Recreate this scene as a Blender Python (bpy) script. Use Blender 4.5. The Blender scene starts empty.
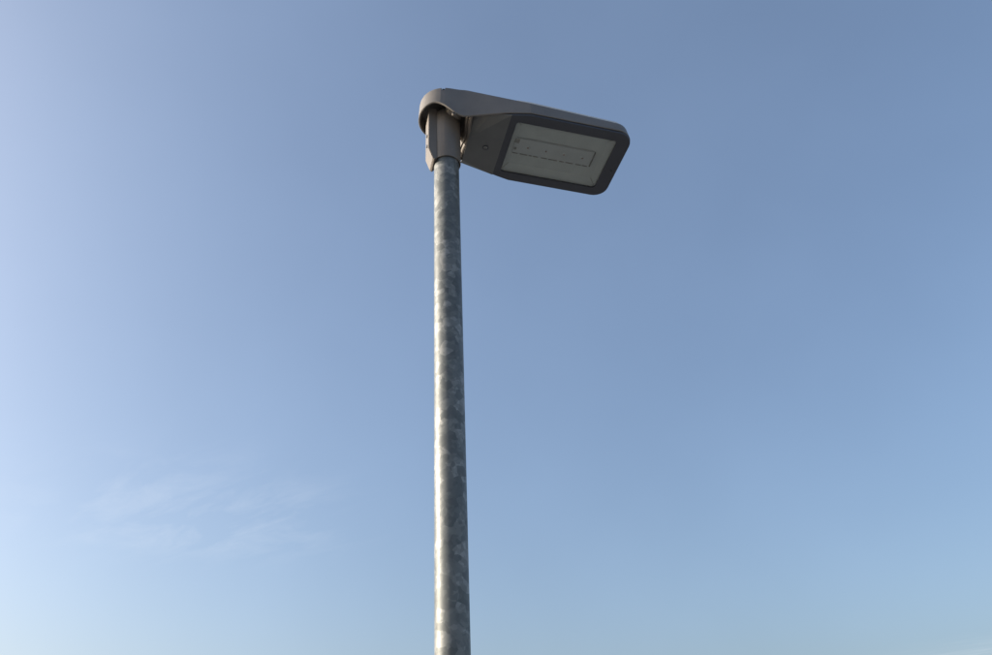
import bpy, bmesh, math, random
from mathutils import Vector, Matrix

random.seed(7)
sc = bpy.context.scene
C = sc.collection

# ------------------------------------------------------------------ camera
EYE = 1.70                       # eye height of the photographer above the ground
PITCH, ROLL = 0.5661, -0.05168   # looking up, slightly rolled
fw = Vector((0, math.cos(PITCH), math.sin(PITCH)))
rt = Vector((1, 0, 0))
up = rt.cross(fw)
r2 = math.cos(ROLL) * rt + math.sin(ROLL) * up
u2 = math.cos(ROLL) * up - math.sin(ROLL) * rt
cam = bpy.data.objects.new('camera', bpy.data.cameras.new('camera'))
C.objects.link(cam)
cam.matrix_world = Matrix(((r2.x, u2.x, -fw.x, 0.1487), (r2.y, u2.y, -fw.y, -2.0381),
                           (r2.z, u2.z, -fw.z, EYE), (0, 0, 0, 1)))
cam.data.sensor_width = 36
cam.data.lens = 36 * 771 / 992
cam.data.clip_start = 0.05
cam.data.clip_end = 5000
sc.camera = cam

# ------------------------------------------------------------------ light
SUN_AZ, SUN_EL = math.radians(-88), math.radians(19)     # azimuth clockwise from +Y
w = bpy.data.worlds.new('World'); sc.world = w; w.use_nodes = True
nt = w.node_tree; N = nt.nodes; L = nt.links
bg = N['Background']; bg.inputs['Strength'].default_value = 0.12
sky = N.new('ShaderNodeTexSky'); sky.sky_type = 'NISHITA'; sky.sun_disc = False
sky.sun_elevation = SUN_EL; sky.sun_rotation = SUN_AZ
sky.dust_density = 4.0; sky.air_density = 1.0; sky.ozone_density = 2.3

def nd(tree, kind, **kw):
    n = tree.nodes.new(kind)
    for k, v in kw.items():
        setattr(n, k, v)
    return n
def mth(tree, op, a, b=None, c=None, clamp=False):
    n = tree.nodes.new('ShaderNodeMath'); n.operation = op; n.use_clamp = clamp
    for i, x in enumerate((a, b, c)):
        if x is None: continue
        if isinstance(x, (int, float)): n.inputs[i].default_value = x
        else: tree.links.new(x, n.inputs[i])
    return n.outputs[0]
def ramp(tree, fac, stops, interp='LINEAR'):
    n = tree.nodes.new('ShaderNodeValToRGB'); cr = n.color_ramp; cr.interpolation = interp
    while len(cr.elements) < len(stops): cr.elements.new(0.5)
    for e, (p, col) in zip(cr.elements, stops):
        e.position = p; e.color = col if len(col) == 4 else (*col, 1)
    tree.links.new(fac, n.inputs[0]); return n.outputs[0]

# thin cirrus: noise on a cloud sheet high above (direction projected onto a plane)
tc = N.new('ShaderNodeTexCoord')
sep = N.new('ShaderNodeSeparateXYZ'); L.new(tc.outputs['Generated'], sep.inputs[0])
zc = mth(nt, 'MAXIMUM', sep.outputs[2], 0.04)
cx = mth(nt, 'DIVIDE', sep.outputs[0], zc); cy = mth(nt, 'DIVIDE', sep.outputs[1], zc)
cmb = N.new('ShaderNodeCombineXYZ'); L.new(cx, cmb.inputs[0]); L.new(cy, cmb.inputs[1])
mr = N.new('ShaderNodeMapping'); mr.inputs['Rotation'].default_value = (0, 0, 0.69); L.new(cmb.outputs[0], mr.inputs[0])
mp = N.new('ShaderNodeMapping')
mp.inputs['Scale'].default_value = (1.2, 3.2, 1); L.new(mr.outputs[0], mp.inputs[0])
fine = nd(nt, 'ShaderNodeTexNoise'); fine.inputs['Scale'].default_value = 1.7
fine.inputs['Detail'].default_value = 7; fine.inputs['Roughness'].default_value = 0.62
fine.inputs['Distortion'].default_value = 0.5; L.new(mp.outputs[0], fine.inputs['Vector'])
wisp = ramp(nt, fine.outputs[0], [(0.45, (0, 0, 0)), (0.70, (1, 1, 1))])
def patch(px, py, r):            # distance in the cloud sheet from a patch centre
    d = mth(nt, 'SQRT', mth(nt, 'ADD', mth(nt, 'POWER', mth(nt, 'SUBTRACT', cx, px), 2.0),
                            mth(nt, 'POWER', mth(nt, 'SUBTRACT', cy, py), 2.0)))
    s = N.new('ShaderNodeMapRange'); s.interpolation_type = 'SMOOTHSTEP'
    s.inputs['From Min'].default_value = r; s.inputs['From Max'].default_value = 0.0
    L.new(d, s.inputs['Value']); return s.outputs[0]
cover = mth(nt, 'ADD', mth(nt, 'MULTIPLY', mth(nt, 'MULTIPLY', wisp, patch(-1.19, 2.78, 0.9)), 0.19),
            mth(nt, 'MULTIPLY', mth(nt, 'MULTIPLY', mth(nt, 'ADD', wisp, 0.5), patch(4.5, 7.3, 1.8)), 0.2))
mix = nd(nt, 'ShaderNodeMix', data_type='RGBA')
veil = nd(nt, 'ShaderNodeMix', data_type='RGBA', blend_type='ADD')     # very thin, slightly uneven high haze
hz = nd(nt, 'ShaderNodeTexNoise'); hz.inputs['Scale'].default_value = 3.0; hz.inputs['Detail'].default_value = 4
L.new(tc.outputs['Generated'], hz.inputs['Vector'])
L.new(mth(nt, 'ADD', mth(nt, 'MULTIPLY', hz.outputs[0], 0.7), 0.65), veil.inputs['Factor']); veil.clamp_factor = False
L.new(sky.outputs[0], veil.inputs[6]); veil.inputs[7].default_value = (0.38, 0.50, 0.70, 1)
L.new(cover, mix.inputs['Factor']); L.new(veil.outputs[2], mix.inputs[6])
mix.inputs[7].default_value = (5.0, 5.3, 5.7, 1)
L.new(mix.outputs[2], bg.inputs['Color'])

sun = bpy.data.objects.new('sun', bpy.data.lights.new('sun', 'SUN')); C.objects.link(sun)
sun.data.energy = 5.0; sun.data.angle = math.radians(0.53); sun.data.color = (1.0, 0.90, 0.76)
sd = Vector((math.sin(SUN_AZ) * math.cos(SUN_EL), math.cos(SUN_AZ) * math.cos(SUN_EL), math.sin(SUN_EL)))
sun.rotation_euler = sd.to_track_quat('Z', 'Y').to_euler()
sun.location = (0, 0, 12)

vs = sc.view_settings
vs.view_transform = 'Standard'; vs.look = 'None'; vs.gamma = 1; vs.use_curve_mapping = False
vs.exposure = 0.61

# ------------------------------------------------------------------ materials
def mat(name):
    m = bpy.data.materials.new(name); m.use_nodes = True
    t = m.node_tree; return m, t, t.nodes['Principled BSDF']

def coated(name, col, rough=0.5, speckle=0.12, bump=0.08, scale=900, dirt=0.12):
    """powder-coated metal: fine orange peel, faint dusty mottling"""
    m, t, b = mat(name)
    co = nd(t, 'ShaderNodeTexCoord')
    n1 = nd(t, 'ShaderNodeTexNoise'); n1.inputs['Scale'].default_value = 14; n1.inputs['Detail'].default_value = 6
    n2 = nd(t, 'ShaderNodeTexNoise'); n2.inputs['Scale'].default_value = scale; n2.inputs['Detail'].default_value = 2
    for n in (n1, n2): t.links.new(co.outputs['Object'], n.inputs['Vector'])
    v = mth(t, 'ADD', mth(t, 'MULTIPLY', mth(t, 'SUBTRACT', n1.outputs[0], 0.5), dirt * 4),
            mth(t, 'MULTIPLY', mth(t, 'SUBTRACT', n2.outputs[0], 0.5), speckle * 2))
    v = mth(t, 'ADD', v, 1.0)
    mul = nd(t, 'ShaderNodeMix', data_type='RGBA', blend_type='MULTIPLY'); mul.inputs[0].default_value = 1
    mul.inputs[6].default_value = (*col, 1); t.links.new(v, mul.inputs[7])
    t.links.new(mul.outputs[2], b.inputs['Base Color'])
    r = mth(t, 'ADD', mth(t, 'MULTIPLY', n1.outputs[0], 0.2), rough - 0.1)
    t.links.new(r, b.inputs['Roughness'])
    bp = nd(t, 'ShaderNodeBump'); bp.inputs['Strength'].default_value = bump; bp.inputs['Distance'].default_value = 0.0006
    t.links.new(n2.outputs[0], bp.inputs['Height']); t.links.new(bp.outputs[0], b.inputs['Normal'])
    return m

M_HOUSE = coated('warm_grey_powder_coat', (0.150, 0.138, 0.128), 0.48)
M_CLAMP = coated('grey_brown_casting', (0.150, 0.130, 0.112), 0.46)
M_COVER = coated('grey_cover_coat', (0.095, 0.099, 0.100), 0.5)
M_BEZEL = coated('dark_bezel_coat', (0.036, 0.040, 0.052), 0.58)
M_RUBBER = coated('black_gasket', (0.012, 0.012, 0.012), 0.7)
M_TRAY = coated('pale_grey_reflector', (0.352, 0.39, 0.392), 0.5, speckle=0.03, dirt=0.08)
M_BOARD = coated('circuit_board_white', (0.345, 0.38, 0.395), 0.5, speckle=0.05, dirt=0.05)
M_STICK = coated('grey_print', (0.16, 0.16, 0.15), 0.6)
M_EDGE = coated('pale_edge', (0.32, 0.345, 0.35), 0.5)
M_DARK = coated('dark_plastic', (0.035, 0.036, 0.037), 0.6)
M_GLINT = coated('sky_glint_pale', (0.58, 0.58, 0.57), 0.42)  # pale tone paints the sky sheen along the head's top edge
M_PRINT = coated('dark_print', (0.12, 0.125, 0.127), 0.6)
M_STEEL, _t, _b = mat('stainless_screw')
_b.inputs['Base Color'].default_value = (0.5, 0.49, 0.47, 1); _b.inputs['Metallic'].default_value = 1; _b.inputs['Roughness'].default_value = 0.3
M_SCREW = coated('dull_zinc_screw', (0.16, 0.165, 0.16), 0.35)
M_LED, _t, _b = mat('led_phosphor')
_b.inputs['Base Color'].default_value = (0.15, 0.09, 0.08, 1); _b.inputs['Roughness'].default_value = 0.4

M_GLASS, t, b = mat('flat_glass')
t.nodes.remove(b)
out = t.nodes['Material Output']
tr = nd(t, 'ShaderNodeBsdfTransparent'); tr.inputs[0].default_value = (0.95, 0.96, 0.955, 1)
gl = nd(t, 'ShaderNodeBsdfGlossy'); gl.inputs['Roughness'].default_value = 0.03
lw = nd(t, 'ShaderNodeLayerWeight'); lw.inputs[0].default_value = 0.5
frf = mth(t, 'ADD', mth(t, 'MULTIPLY', mth(t, 'POWER', lw.outputs['Facing'], 5.0), 0.96), 0.04)
du = nd(t, 'ShaderNodeBsdfDiffuse'); du.inputs[0].default_value = (0.5, 0.48, 0.44, 1)
co = nd(t, 'ShaderNodeTexCoord')
ns = nd(t, 'ShaderNodeTexNoise'); ns.inputs['Scale'].default_value = 11; ns.inputs['Detail'].default_value = 8
t.links.new(co.outputs['Object'], ns.inputs['Vector'])
mx1 = nd(t, 'ShaderNodeMixShader'); t.links.new(frf, mx1.inputs[0])
t.links.new(tr.outputs[0], mx1.inputs[1]); t.links.new(gl.outputs[0], mx1.inputs[2])
mx2 = nd(t, 'ShaderNodeMixShader')
t.links.new(mth(t, 'MULTIPLY', ramp(t, ns.outputs[0], [(0.3, (0.55,) * 3), (0.8, (1,) * 3)]), 0.10), mx2.inputs[0])
t.links.new(mx1.outputs[0], mx2.inputs[1]); t.links.new(du.outputs[0], mx2.inputs[2])
t.links.new(mx2.outputs[0], out.inputs[0])

# hot-dip galvanised steel with zinc spangle
M_ZINC, t, b = mat('galvanised_steel')
co = nd(t, 'ShaderNodeTexCoord')
wn = nd(t, 'ShaderNodeTexNoise'); wn.inputs['Scale'].default_value = 28; wn.inputs['Detail'].default_value = 3
t.links.new(co.outputs['Object'], wn.inputs['Vector'])
def warped(amount, scale):
    a = nd(t, 'ShaderNodeVectorMath', operation='SUBTRACT'); t.links.new(wn.outputs['Color'], a.inputs[0]); a.inputs[1].default_value = (.5, .5, .5)
    s = nd(t, 'ShaderNodeVectorMath', operation='SCALE'); t.links.new(a.outputs[0], s.inputs[0]); s.inputs['Scale'].default_value = amount
    d = nd(t, 'ShaderNodeVectorMath', operation='ADD'); t.links.new(co.outputs['Object'], d.inputs[0]); t.links.new(s.outputs[0], d.inputs[1])
    v = nd(t, 'ShaderNodeTexVoronoi'); v.inputs['Scale'].default_value = scale; t.links.new(d.outputs[0], v.inputs['Vector'])
    h = nd(t, 'ShaderNodeSeparateColor'); t.links.new(v.outputs['Color'], h.inputs[0]); return h
va = warped(0.022, 38); vb = warped(0.012, 85)
big = nd(t, 'ShaderNodeTexNoise'); big.inputs['Scale'].default_value = 9; big.inputs['Detail'].default_value = 4
t.links.new(co.outputs['Object'], big.inputs['Vector'])
val = mth(t, 'ADD', mth(t, 'MULTIPLY', va.outputs[0], 0.42), mth(t, 'ADD', mth(t, 'MULTIPLY', vb.outputs[1], 0.22), mth(t, 'MULTIPLY', big.outputs[0], 0.50)))
colr = ramp(t, val, [(0.30, (0.100, 0.108, 0.109)), (0.55, (0.134, 0.143, 0.142)), (0.70, (0.175, 0.182, 0.179)), (0.88, (0.265, 0.268, 0.26))])
t.links.new(colr, b.inputs['Base Color'])
b.inputs['Metallic'].default_value = 0.3
t.links.new(mth(t, 'ADD', mth(t, 'MULTIPLY', va.outputs[1], 0.10), 0.47), b.inputs['Roughness'])
bp = nd(t, 'ShaderNodeBump'); bp.inputs['Strength'].default_value = 0.06; bp.inputs['Distance'].default_value = 0.002
t.links.new(val, bp.inputs['Height']); t.links.new(bp.outputs[0], b.inputs['Normal'])
b.inputs['Specular IOR Level'].default_value = 0.3; b.inputs['Coat Weight'].default_value = 0.06; b.inputs['Coat Roughness'].default_value = 0.16

M_GROUND, t, b = mat('grey_asphalt')
co = nd(t, 'ShaderNodeTexCoord')
g1 = nd(t, 'ShaderNodeTexNoise'); g1.inputs['Scale'].default_value = 0.35; g1.inputs['Detail'].default_value = 10
t.links.new(co.outputs['Object'], g1.inputs['Vector'])
t.links.new(ramp(t, g1.outputs[0], [(0.35, (0.085, 0.088, 0.09)), (0.55, (0.105, 0.108, 0.11)), (0.7, (0.13, 0.132, 0.132))]), b.inputs['Base Color'])
b.inputs['Roughness'].default_value = 0.95
M_PAVE, t, b = mat('concrete_paving')
co = nd(t, 'ShaderNodeTexCoord')
g1 = nd(t, 'ShaderNodeTexNoise'); g1.inputs['Scale'].default_value = 3; g1.inputs['Detail'].default_value = 12
t.links.new(co.outputs['Object'], g1.inputs['Vector'])
t.links.new(ramp(t, g1.outputs[0], [(0.3, (0.19, 0.192, 0.19)), (0.7, (0.25, 0.25, 0.246))]), b.inputs['Base Color'])
b.inputs['Roughness'].default_value = 0.85

# ------------------------------------------------------------------ helpers
def obj(name, bm, material, parent=None, sharp=28):
    bmesh.ops.recalc_face_normals(bm, faces=bm.faces)
    lim = math.radians(sharp)
    for e in bm.edges:
        e.smooth = not (len(e.link_faces) == 2 and e.calc_face_angle(0) > lim)
    for f in bm.faces: f.smooth = True
    me = bpy.data.meshes.new(name); bm.to_mesh(me); bm.free()
    me.materials.append(material)
    o = bpy.data.objects.new(name, me); C.objects.link(o)
    if parent: o.parent = parent
    return o
def face(bm, pts):
    return bm.faces.new([bm.verts.new(p) for p in pts])
def loft(bm, rings, closed=True, cap0=False, cap1=False):
    R = [[bm.verts.new(p) for p in r] for r in rings]
    n = len(R[0])
    for a, b_ in zip(R, R[1:]):
        for i in range(n if closed else n - 1):
            j = (i + 1) % n
            bm.faces.new((a[i], a[j], b_[j], b_[i]))
    if cap0: bm.faces.new(R[0])
    if cap1: bm.faces.new(R[-1])
    return R
def circ(r, z, n=48):
    return [(r * math.cos(2 * math.pi * i / n), r * math.sin(2 * math.pi * i / n), z) for i in range(n)]
def lathe(bm, prof, n=48, mtx=None, cap=True):
    R = loft(bm, [circ(r, z, n) for r, z in prof], True, cap, cap)
    if mtx is not None:
        bmesh.ops.transform(bm, matrix=mtx, verts=[v for r in R for v in r])
def box(bm, lo, hi, bev=0.0):
    g = bmesh.ops.create_cube(bm, size=1)['verts']
    for v in g:
        v.co = Vector([lo[k] + (v.co[k] + .5) * (hi[k] - lo[k]) for k in range(3)])
    if bev:
        es = {e for v in g for e in v.link_edges}
        bmesh.ops.bevel(bm, geom=list(es), offset=bev, segments=2, affect='EDGES', profile=0.5)
def tri_cap(bm):
    bmesh.ops.triangulate(bm, faces=[f for f in bm.faces if len(f.verts) > 4])

# ------------------------------------------------------------------ setting
bm = bmesh.new()
face(bm, [(-2500, -2500, 0), (2500, -2500, 0), (2500, 2500, 0), (-2500, 2500, 0)])
g = obj('ground', bm, M_GROUND); g['kind'] = 'structure'
bm = bmesh.new()
box(bm, (-60, -9.0, -0.2), (60, 2.5, 0.012))
g = obj('pavement', bm, M_PAVE); g['kind'] = 'structure'

# ------------------------------------------------------------------ the street lamp
lamp = bpy.data.objects.new('street_lamp', None); C.objects.link(lamp)
lamp.location = (0, 0, 0.012)
lamp['label'] = 'grey flat-headed LED street lamp on a galvanised steel pole against blue sky'
lamp['category'] = 'street lamp'
POLE_R, OZ = 0.045, EYE + 2.1515 - 0.012      # lens plane height above the pole foot
YAW, TILT = 0.2633, -0.0585

# pole
bm = bmesh.new()
zt = OZ + 0.05
prof = [(0.0572, 0.0), (0.0572, 0.90), (0.0560, 0.94), (0.0470, 1.02), (POLE_R, 1.06)]
k = 1.06
while k < zt - 0.15:
    k += 0.15; prof.append((POLE_R, min(k, zt)))
prof.append((POLE_R, zt))
lathe(bm, prof, 64)
pole = obj('pole', bm, M_ZINC, lamp)
bm = bmesh.new()
lathe(bm, [(0.0580, 0.0), (0.11, 0.0), (0.11, 0.012), (0.105, 0.016), (0.0580, 0.016)], 48, cap=False)
obj('base_plate', bm, M_ZINC, pole)
bm = bmesh.new(); box(bm, (-0.035, -0.0605, 0.40), (0.035, -0.045, 0.74), 0.003)
obj('access_door', bm, M_ZINC, pole)

# luminaire frame: x along the arm, y across it (negative = street side), z up
LM = Matrix.Translation((0, 0, OZ)) @ Matrix.Rotation(YAW, 4, 'Z') @ Matrix.Rotation(-TILT, 4, 'Y')
CM = Matrix.Translation((0, 0, OZ)) @ Matrix.Rotation(YAW, 4, 'Z')     # the clamp stays plumb on the pole

def lobj(name, bm, material, parent, sharp=28, mtx=LM):
    bm.transform(mtx)
    return obj(name, bm, material, parent, sharp)

# --- pole clamp -----------------------------------------------------
bm = bmesh.new()
ZB = -0.150
nt_ = 56
def clamp_ring(r, z, bx, bw):
    """circle with a flat box-shaped back towards -x"""
    pts = []
    for i in range(nt_):
        a = 2 * math.pi * i / nt_
        pts.append((r * math.cos(a), r * math.sin(a), z))
    return pts
loft(bm, [clamp_ring(POLE_R + 0.0006, ZB + 0.03, 0, 0), clamp_ring(0.0482, ZB + 0.028, 0, 0), clamp_ring(0.0482, ZB, 0, 0), clamp_ring(0.0505, ZB, 0, 0), clamp_ring(0.0515, ZB + 0.003, 0, 0),
          clamp_ring(0.0530, 0.02, 0, 0), clamp_ring(0.0530, 0.075, 0, 0), clamp_ring(0.045, 0.098, 0, 0)], True, False, True)
tri_cap(bm)
clamp = lobj('pole_clamp', bm, M_CLAMP, lamp, 35, CM)
# the flat clamping block on the back of the socket, chamfered at its foot
bm = bmesh.new()
side = [(-0.040, ZB - 0.002), (-0.049, ZB - 0.012), (-0.056, ZB - 0.006), (-0.0715, ZB + 0.040), (-0.0715, 0.100), (-0.040, 0.100)]
loft(bm, [[(u, -0.034, z) for u, z in side], [(u, 0.034, z) for u, z in side]], True, True, True)
bmesh.ops.bevel(bm, geom=list(bm.edges), offset=0.0018, segments=2, affect='EDGES')
lobj('clamp_block', bm, M_CLAMP, clamp, 30, CM)
for zz in (-0.030, -0.082):
    bm = bmesh.new()
    lathe(bm, [(0.0062, 0), (0.0062, 0.004), (0.0048, 0.006)], 16,
          Matrix.Translation((-0.071, -0.012, zz)) @ Matrix.Rotation(-math.pi / 2, 4, 'Y'))
    lobj('clamp_screw', bm, M_STEEL, clamp, 30, CM)
# tilting knuckle between socket and housing
bm = bmesh.new()
lathe(bm, [(0.020, -0.071), (0.030, -0.069), (0.032, -0.065), (0.032, 0.065), (0.030, 0.069), (0.020, 0.071)], 32,
      Matrix.Translation((0.016, 0, 0.085)) @ Matrix.Rotation(math.pi / 2, 4, 'X'))
lobj('knuckle', bm, M_CLAMP, clamp, 30)

# --- housing --------------------------------------------------------
def lerp_tab(x, tab):
    if x <= tab[0][0]: return tab[0][1]
    for (a, va_), (b_, vb_) in zip(tab, tab[1:]):
        if x <= b_: return va_ + (vb_ - va_) * (x - a) / (b_ - a)
    return tab[-1][1]
def smooth(t): t = max(0, min(1, t)); return t * t * (3 - 2 * t)
VB = [(0.00, 0.104), (0.015, 0.1042), (0.030, 0.1052), (0.045, 0.1070), (0.060, 0.1102), (0.080, 0.1162), (0.195, 0.152), (0.28, 0.1715), (0.62, 0.1715)]     # half width at the lower edge
VT = [(0.00, 0.101), (0.015, 0.1013), (0.030, 0.1025), (0.045, 0.1047), (0.060, 0.1079), (0.080, 0.1130), (0.28, 0.1660), (0.62, 0.1650)]     # half width at the top edge
WT = [(-0.11, 0.148), (0.05, 0.152), (0.28, 0.0765), (0.70, 0.060)]      # top height
def wb(u):
    if u < 0.05: return 0.072 - 0.068 * smooth((u + 0.075) / 0.125) if u > -0.075 else 0.072
    if u < 0.20: return 0.004 + 0.009 * (u - 0.05) / 0.15
    return 0.013
half = []       # (u, fraction kind) street-side outline from the hood end to the head end
NH = 16
NOTCH = [math.radians(x) for x in (68.4, 69.2, 75.4, 76.2)]
angs = sorted([math.pi / 2 * i / NH for i in range(NH) if not 66 < 90 * i / NH < 78] + NOTCH)
for a in angs:
    half.append(('h', a))
NOTCH_IDX = [i for i, (k_, a) in enumerate(half) if a in NOTCH[1:3]]
for u in (0.0, 0.015, 0.030, 0.045, 0.060, 0.08, 0.12, 0.16, 0.195, 0.24, 0.28, 0.36, 0.45, 0.54, 0.620):
    half.append(('s', u))
NC = 8
for i in range(1, NC + 1):
    half.append(('c', math.pi / 2 * i / NC))
UE = 0.682
def outline(table, off=0.0, uend=UE, rc=0.058):
    """half outline -> list of (u, v) with v >= 0, offset inwards by off"""
    pts = []
    vh = table[0][1]
    for kind, x in half:
        if kind == 'h':
            pts.append((-(0.108 - off) * math.cos(x) ** 0.92, (vh - off) * math.sin(x) ** 0.92))
        elif kind == 's':
            pts.append((x, lerp_tab(x, table) - off))
        else:
            ve = table[-1][1]
            pts.append((0.620 + (uend - 0.620 - off) * math.sin(x), ve - rc + (rc - off) * math.cos(x)))
    return pts
def full(pts, wf):
    near = [(u, -v, wf(u)) for u, v in pts]
    far = [(u, v, wf(u)) for u, v in reversed(pts) if v > 1e-5]
    return near + far
wt = lambda u: lerp_tab(u, WT)
ob_, ot_ = outline(VB), outline(VT, 0, UE - 0.006)
def mixo(f, off=0):
    return [(a[0] + (b_[0] - a[0]) * f, a[1] + (b_[1] - a[1]) * f) for a, b_ in zip(ob_, ot_)]
bm = bmesh.new()
T = 0.007
rings = []
inner_b = outline(VB, T); inner_t = outline(VT, T, UE - 0.006)
rings.append(full(inner_t, lambda u: wt(u) - 0.012))
rings.append(full(inner_b, lambda u: wb(u) + 0.001))
rings.append(full(outline(VB, 0.002), lambda u: wb(u)))
rings.append(full(ob_, lambda u: wb(u) + 0.002))
rings.append(full(ot_, lambda u: wt(u) - 0.008))
rings.append(full(outline(VT, 0.0012, UE - 0.006), lambda u: wt(u) - 0.004))
rings.append(full(outline(VT, 0.004, UE - 0.006), lambda u: wt(u) - 0.0012))
rings.append(full(outline(VT, 0.008, UE - 0.006), lambda u: wt(u)))
# a softly crowned top
rings.append(full([(0.02 + (u - 0.02) * 0.8, v * 0.72) for u, v in outline(VT, 0.012, UE - 0.006)], lambda u: wt(u) + 0.010))
for ring in rings[4:8]:              # small notch on the shoulder of the hood
    for i in NOTCH_IDX:
        x_, y_, z_ = ring[i]; ring[i] = (x_, y_, min(z_, 0.1335) - 0.001)
rr = loft(bm, rings)
for ring in (rr[0], rr[-1]):
    n = len(ring); h_ = n // 2
    i, j = 0, n - 1                  # zip the two halves together across the axis
    # ring = near half (len(half)) then the far half reversed (hood tip shared)
    L1 = len(half)
    for a in range(1, L1 - 1):
        p, q = a, n - a
        p2, q2 = a + 1, n - a - 1
        if q2 > p2: bm.faces.new((ring[p], ring[p2], ring[q2], ring[q]))
    bm.faces.new((ring[0], ring[1], ring[n - 1]))
housing = lobj('lamp_housing', bm, M_HOUSE, lamp, 9)
bm = bmesh.new()
lathe(bm, [(0.0045, 0), (0.0045, 0.004), (0.003, 0.0055)], 12,
      Matrix.Translation((-0.034, -0.0925, 0.136)) @ Matrix.Rotation(0.6, 4, 'X'))
lobj('hood_screw', bm, M_RUBBER, housing)

# added plate, its pale colour standing in for sky reflected on the top edge
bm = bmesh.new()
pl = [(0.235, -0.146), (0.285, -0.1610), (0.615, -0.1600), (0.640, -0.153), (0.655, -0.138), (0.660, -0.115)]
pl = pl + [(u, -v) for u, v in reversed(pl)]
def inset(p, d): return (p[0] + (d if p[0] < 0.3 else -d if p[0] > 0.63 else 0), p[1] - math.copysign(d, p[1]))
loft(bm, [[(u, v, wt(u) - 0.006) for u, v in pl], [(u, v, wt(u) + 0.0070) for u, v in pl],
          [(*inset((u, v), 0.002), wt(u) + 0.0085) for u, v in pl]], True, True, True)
lobj('sky_glint_plate', bm, M_GLINT, housing, 30)

# hinge pin under the hood rim
bm = bmesh.new()
lathe(bm, [(0.0036, -0.004), (0.0036, 0.0006), (0.0062, 0.001), (0.0068, 0.0008), (0.0068, -0.008)], 20,
      Matrix.Translation((0.010, -0.1015, 0.0145)) @ Matrix.Rotation(math.pi / 2 , 4, 'X'))
lobj('hinge_pin', bm, M_CLAMP, housing)

# --- gear cover under the neck -------------------------------------
bm = bmesh.new()
V = dict(a=(0.080, -0.078, 0.040), a2=(0.145, -0.125, 0.020), b=(0.084, -0.012, 0.0), d=(0.2135, -0.1550, 0.0008), e=(0.2135, 0.1550, 0.0008),
         f=(0.0815, 0.108, 0.0), f2=(0.079, 0.127, 0.006), e2=(0.2135, 0.1568, 0.002))
for dz, rev in ((0.0, 0), (0.004, 1)):
    for q in ('a a2 b', 'a2 d b', 'b d e f', 'f e e2 f2'):
        face(bm, [(V[c][0], V[c][1], V[c][2] + dz) for c in q.split()])
loopk = 'a a2 d e e2 f2 f b'.split()
for c0, c1 in zip(loopk, loopk[1:] + loopk[:1]):
    p0, p1 = V[c0], V[c1]
    face(bm, [p0, p1, (p1[0], p1[1], p1[2] + 0.004), (p0[0], p0[1], p0[2] + 0.004)])
bmesh.ops.remove_doubles(bm, verts=bm.verts, dist=1e-6)
cover = lobj('gear_cover', bm, M_COVER, lamp, 3)
# ribbed lip facing the pole
lip = [(0.084, 0.004), (0.0795, 0.0005), (0.0745, 0.003), (0.0715, 0.012), (0.0705, 0.017), (0.0665, 0.0135), (0.0625, 0.019), (0.0600, 0.032), (0.0595, 0.075), (0.068, 0.075), (0.084, 0.012)]
bm = bmesh.new(); rings = []
for i in range(21):
    y = -0.0905 + 0.1885 * i / 20
    lf = 0.001 + (0.024 * max(0, (-y - 0.012) / 0.08) if y < 0 else 0.003 * y / 0.1)
    rings.append([(u - 0.002 + 0.008 * math.exp(-((y) / 0.04) ** 2), y, z + lf) for u, z in lip])
loft(bm, rings, True, True, True)
lobj('cover_lip', bm, M_CLAMP, cover, 30)
# captive screw
bm = bmesh.new()
lathe(bm, [(0.0105, 0.001), (0.0105, -0.0025), (0.0082, -0.0025), (0.0082, 0.0006)], 24, Matrix.Translation((0.155, 0.020, 0)), cap=False)
lobj('screw_collar', bm, M_BEZEL, cover, 30)
bm = bmesh.new()
lathe(bm, [(0.0075, 0.002), (0.0075, -0.0015), (0.006, -0.003), (0.0032, -0.003), (0.0032, -0.0008)], 18, Matrix.Translation((0.155, 0.020, 0)))
lobj('cover_screw', bm, M_SCREW, cover, 30)

# --- glass frame (bezel) -------------------------------------------
def rrect(u0, u1, v0, v1, r, w, n=6):
    pts = []
    for cx_, cy_, a0 in ((u1 - r, v1 - r, 0), (u0 + r, v1 - r, 90), (u0 + r, v0 + r, 180), (u1 - r, v0 + r, 270)):
        for i in range(n + 1):
            a = math.radians(a0 + 90 * i / n)
            pts.append((cx_ + r * math.cos(a), cy_ + r * math.sin(a), w))
    return pts
GU0, GU1, GV = 0.2395, 0.6265, 0.1285
def bez_out(off, w):
    """outer outline, its ring points matched to rrect's 4 x 7 points by angle"""
    tab = [(0.2105, 0.155), (0.28, 0.1705), (0.62, 0.1705)]
    pts = []
    n = 6
    for i in range(n + 1):       # +u +v corner
        a = math.radians(90 * i / n); r = 0.056
        pts.append((UE - 0.001 - r + (r - off) * math.cos(a), 0.1705 - r + (r - off) * math.sin(a), w))
    L_ = [(0.28, 0.1705 - off), (0.256, 0.1652 - off), (0.235, 0.1606 - off), (0.2115 + off, 0.155 - off), (0.2115 + off, 0.145), (0.2115 + off, 0.12), (0.2115 + off, 0.09)]
    pts += [(u, v, w) for u, v in L_]
    pts += [(u, -v, w) for u, v in reversed(L_)]
    for i in range(n + 1):
        a = math.radians(270 + 90 * i / n); r = 0.056
        pts.append((UE - 0.001 - r + (r - off) * math.cos(a), -0.1705 + r + (r - off) * math.sin(a), w))
    return pts
bm = bmesh.new()
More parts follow.
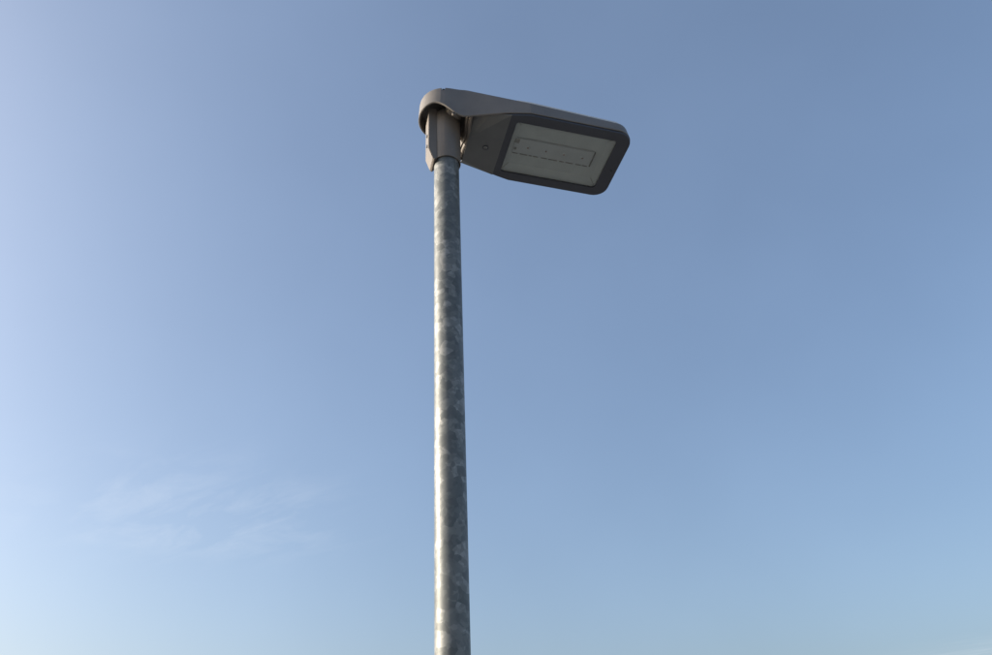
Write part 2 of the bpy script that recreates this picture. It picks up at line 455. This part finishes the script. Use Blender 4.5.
R = loft(bm, [rrect(GU0 - 0.002, GU1 + 0.002, -GV - 0.002, GV + 0.002, 0.014, 0.0105), rrect(GU0, GU1, -GV, GV, 0.012, 0.0045),
              rrect(GU0, GU1, -GV, GV, 0.012, 0.0006), rrect(GU0 - 0.001, GU1 + 0.001, -GV - 0.001, GV + 0.001, 0.013, 0.0),
              bez_out(0.004, 0.0), bez_out(0.0018, 0.0008), bez_out(0.0008, 0.003), bez_out(0.0012, 0.0085), bez_out(0.004, 0.0102)])
for i in range(len(R[0])):
    j = (i + 1) % len(R[0]); bm.faces.new((R[-1][i], R[-1][j], R[0][j], R[0][i]))
bezel = lobj('glass_frame', bm, M_BEZEL, lamp, 25)
bm = bmesh.new()       # recessed black seal between frame and housing
loft(bm, [bez_out(0.004, 0.0095), bez_out(0.004, 0.018), bez_out(0.010, 0.018), bez_out(0.010, 0.0095)])
lobj('frame_seal', bm, M_RUBBER, bezel)
bm = bmesh.new()
lathe(bm, [(0.0035, 0.001), (0.0035, -0.0008), (0.002, -0.001)], 12, Matrix.Translation((0.659, 0.020, 0)))
lobj('frame_rivet', bm, M_RUBBER, bezel)
# --- glass ---------------------------------------------------------
bm = bmesh.new()
loft(bm, [rrect(GU0 - 0.0015, GU1 + 0.0015, -GV - 0.0015, GV + 0.0015, 0.013, 0.0050), rrect(GU0 - 0.0015, GU1 + 0.0015, -GV - 0.0015, GV + 0.0015, 0.013, 0.0085)], True, True, True)
lobj('cover_glass', bm, M_GLASS, lamp)

# --- reflector tray with the LED board -----------------------------
bm = bmesh.new()
IU0, IU1, IV, WD = 0.2645, 0.6025, 0.0985, 0.026
o4 = [(GU0 - 0.004, -GV - 0.004, 0.0108), (GU1 + 0.004, -GV - 0.004, 0.0108), (GU1 + 0.004, GV + 0.004, 0.0108), (GU0 - 0.004, GV + 0.004, 0.0108)]
i4 = [(IU0, -IV, WD), (IU1, -IV, WD), (IU1, IV, WD), (IU0, IV, WD)]
rise = lambda r_: [(x_, y_, z_ + 0.0015) for x_, y_, z_ in r_]
loft(bm, [i4, o4, rise(o4), rise(i4)], True, True, True)
tray = lobj('reflector_tray', bm, M_TRAY, lamp, 5)
# open mitre joints of the folded tray
for (a, b_) in zip(o4, i4):
    A, B = Vector(a), Vector(b_)
    bm = bmesh.new()
    q0, q1 = A.lerp(B, 0.30), A.lerp(B, 0.98)
    d = (q1 - q0).normalized(); s_ = d.cross(Vector((0, 0, 1))).normalized() * 0.0011
    dn = Vector((0, 0, -0.0012))
    loft(bm, [[q0 - s_ + dn, q0 + s_ + dn, q0 + s_ - dn, q0 - s_ - dn], [q1 - s_ + dn, q1 + s_ + dn, q1 + s_ - dn, q1 - s_ - dn]], True, True, True)
    lobj('mitre_joint', bm, M_STICK, tray)
BW = 0.0195
board = None
bm = bmesh.new()
box(bm, (0.262, -0.0375, BW), (0.572, 0.0365, WD - 0.0004), 0.0008)
board = lobj('led_board', bm, M_BOARD, tray, 30)
for uu in (0.316, 0.388, 0.460, 0.535):
    bm = bmesh.new()
    lathe(bm, [(0.0095, 0.0), (0.0090, -0.0006), (0.0065, -0.0014), (0.0045, -0.0017)], 20, Matrix.Translation((uu, 0.0005, BW)))
    lobj('led_lens', bm, M_BOARD, tray, 40)
    bm = bmesh.new()
    lathe(bm, [(0.0038, 0.0), (0.0036, -0.0010), (0.0018, -0.0014)], 12, Matrix.Translation((uu, 0.0005, BW - 0.0015)))
    lobj('led_chip', bm, M_LED, tray, 40)
# broken dark edge along the far side of the board, bar at its outer end
u = 0.264
for ln, gap in ((0.022, 0.008), (0.030, 0.006), (0.012, 0.005), (0.020, 0.012), (0.024, 0.006), (0.034, 0.010), (0.018, 0.007), (0.030, 0.011), (0.022, 0.005), (0.020, 0.004), (0.012, 0.003)):
    if u + ln > 0.569: break
    bm = bmesh.new(); box(bm, (u, 0.0370, BW - 0.002), (u + ln, 0.0396, WD - 0.0005))
    lobj('board_clip', bm, M_PRINT, tray); u += ln + gap
bm = bmesh.new(); box(bm, (0.5725, -0.0365, BW - 0.003), (0.5770, 0.0365, WD - 0.0005), 0.0006)
lobj('end_stop', bm, M_DARK, tray)
bm = bmesh.new(); box(bm, (0.300, -0.0398, BW + 0.003), (0.569, -0.0376, WD - 0.0005))
lobj('board_edge', bm, M_EDGE, tray)
bm = bmesh.new(); box(bm, (0.259, -0.034, BW - 0.0010), (0.277, -0.014, BW - 0.0002))
lobj('board_connector', bm, M_STICK, tray)
bm = bmesh.new()
lathe(bm, [(0.0055, 0), (0.0055, -0.003), (0.003, -0.004)], 14, Matrix.Translation((0.269, 0.0135, BW)))
lobj('board_screw', bm, M_PRINT, tray)
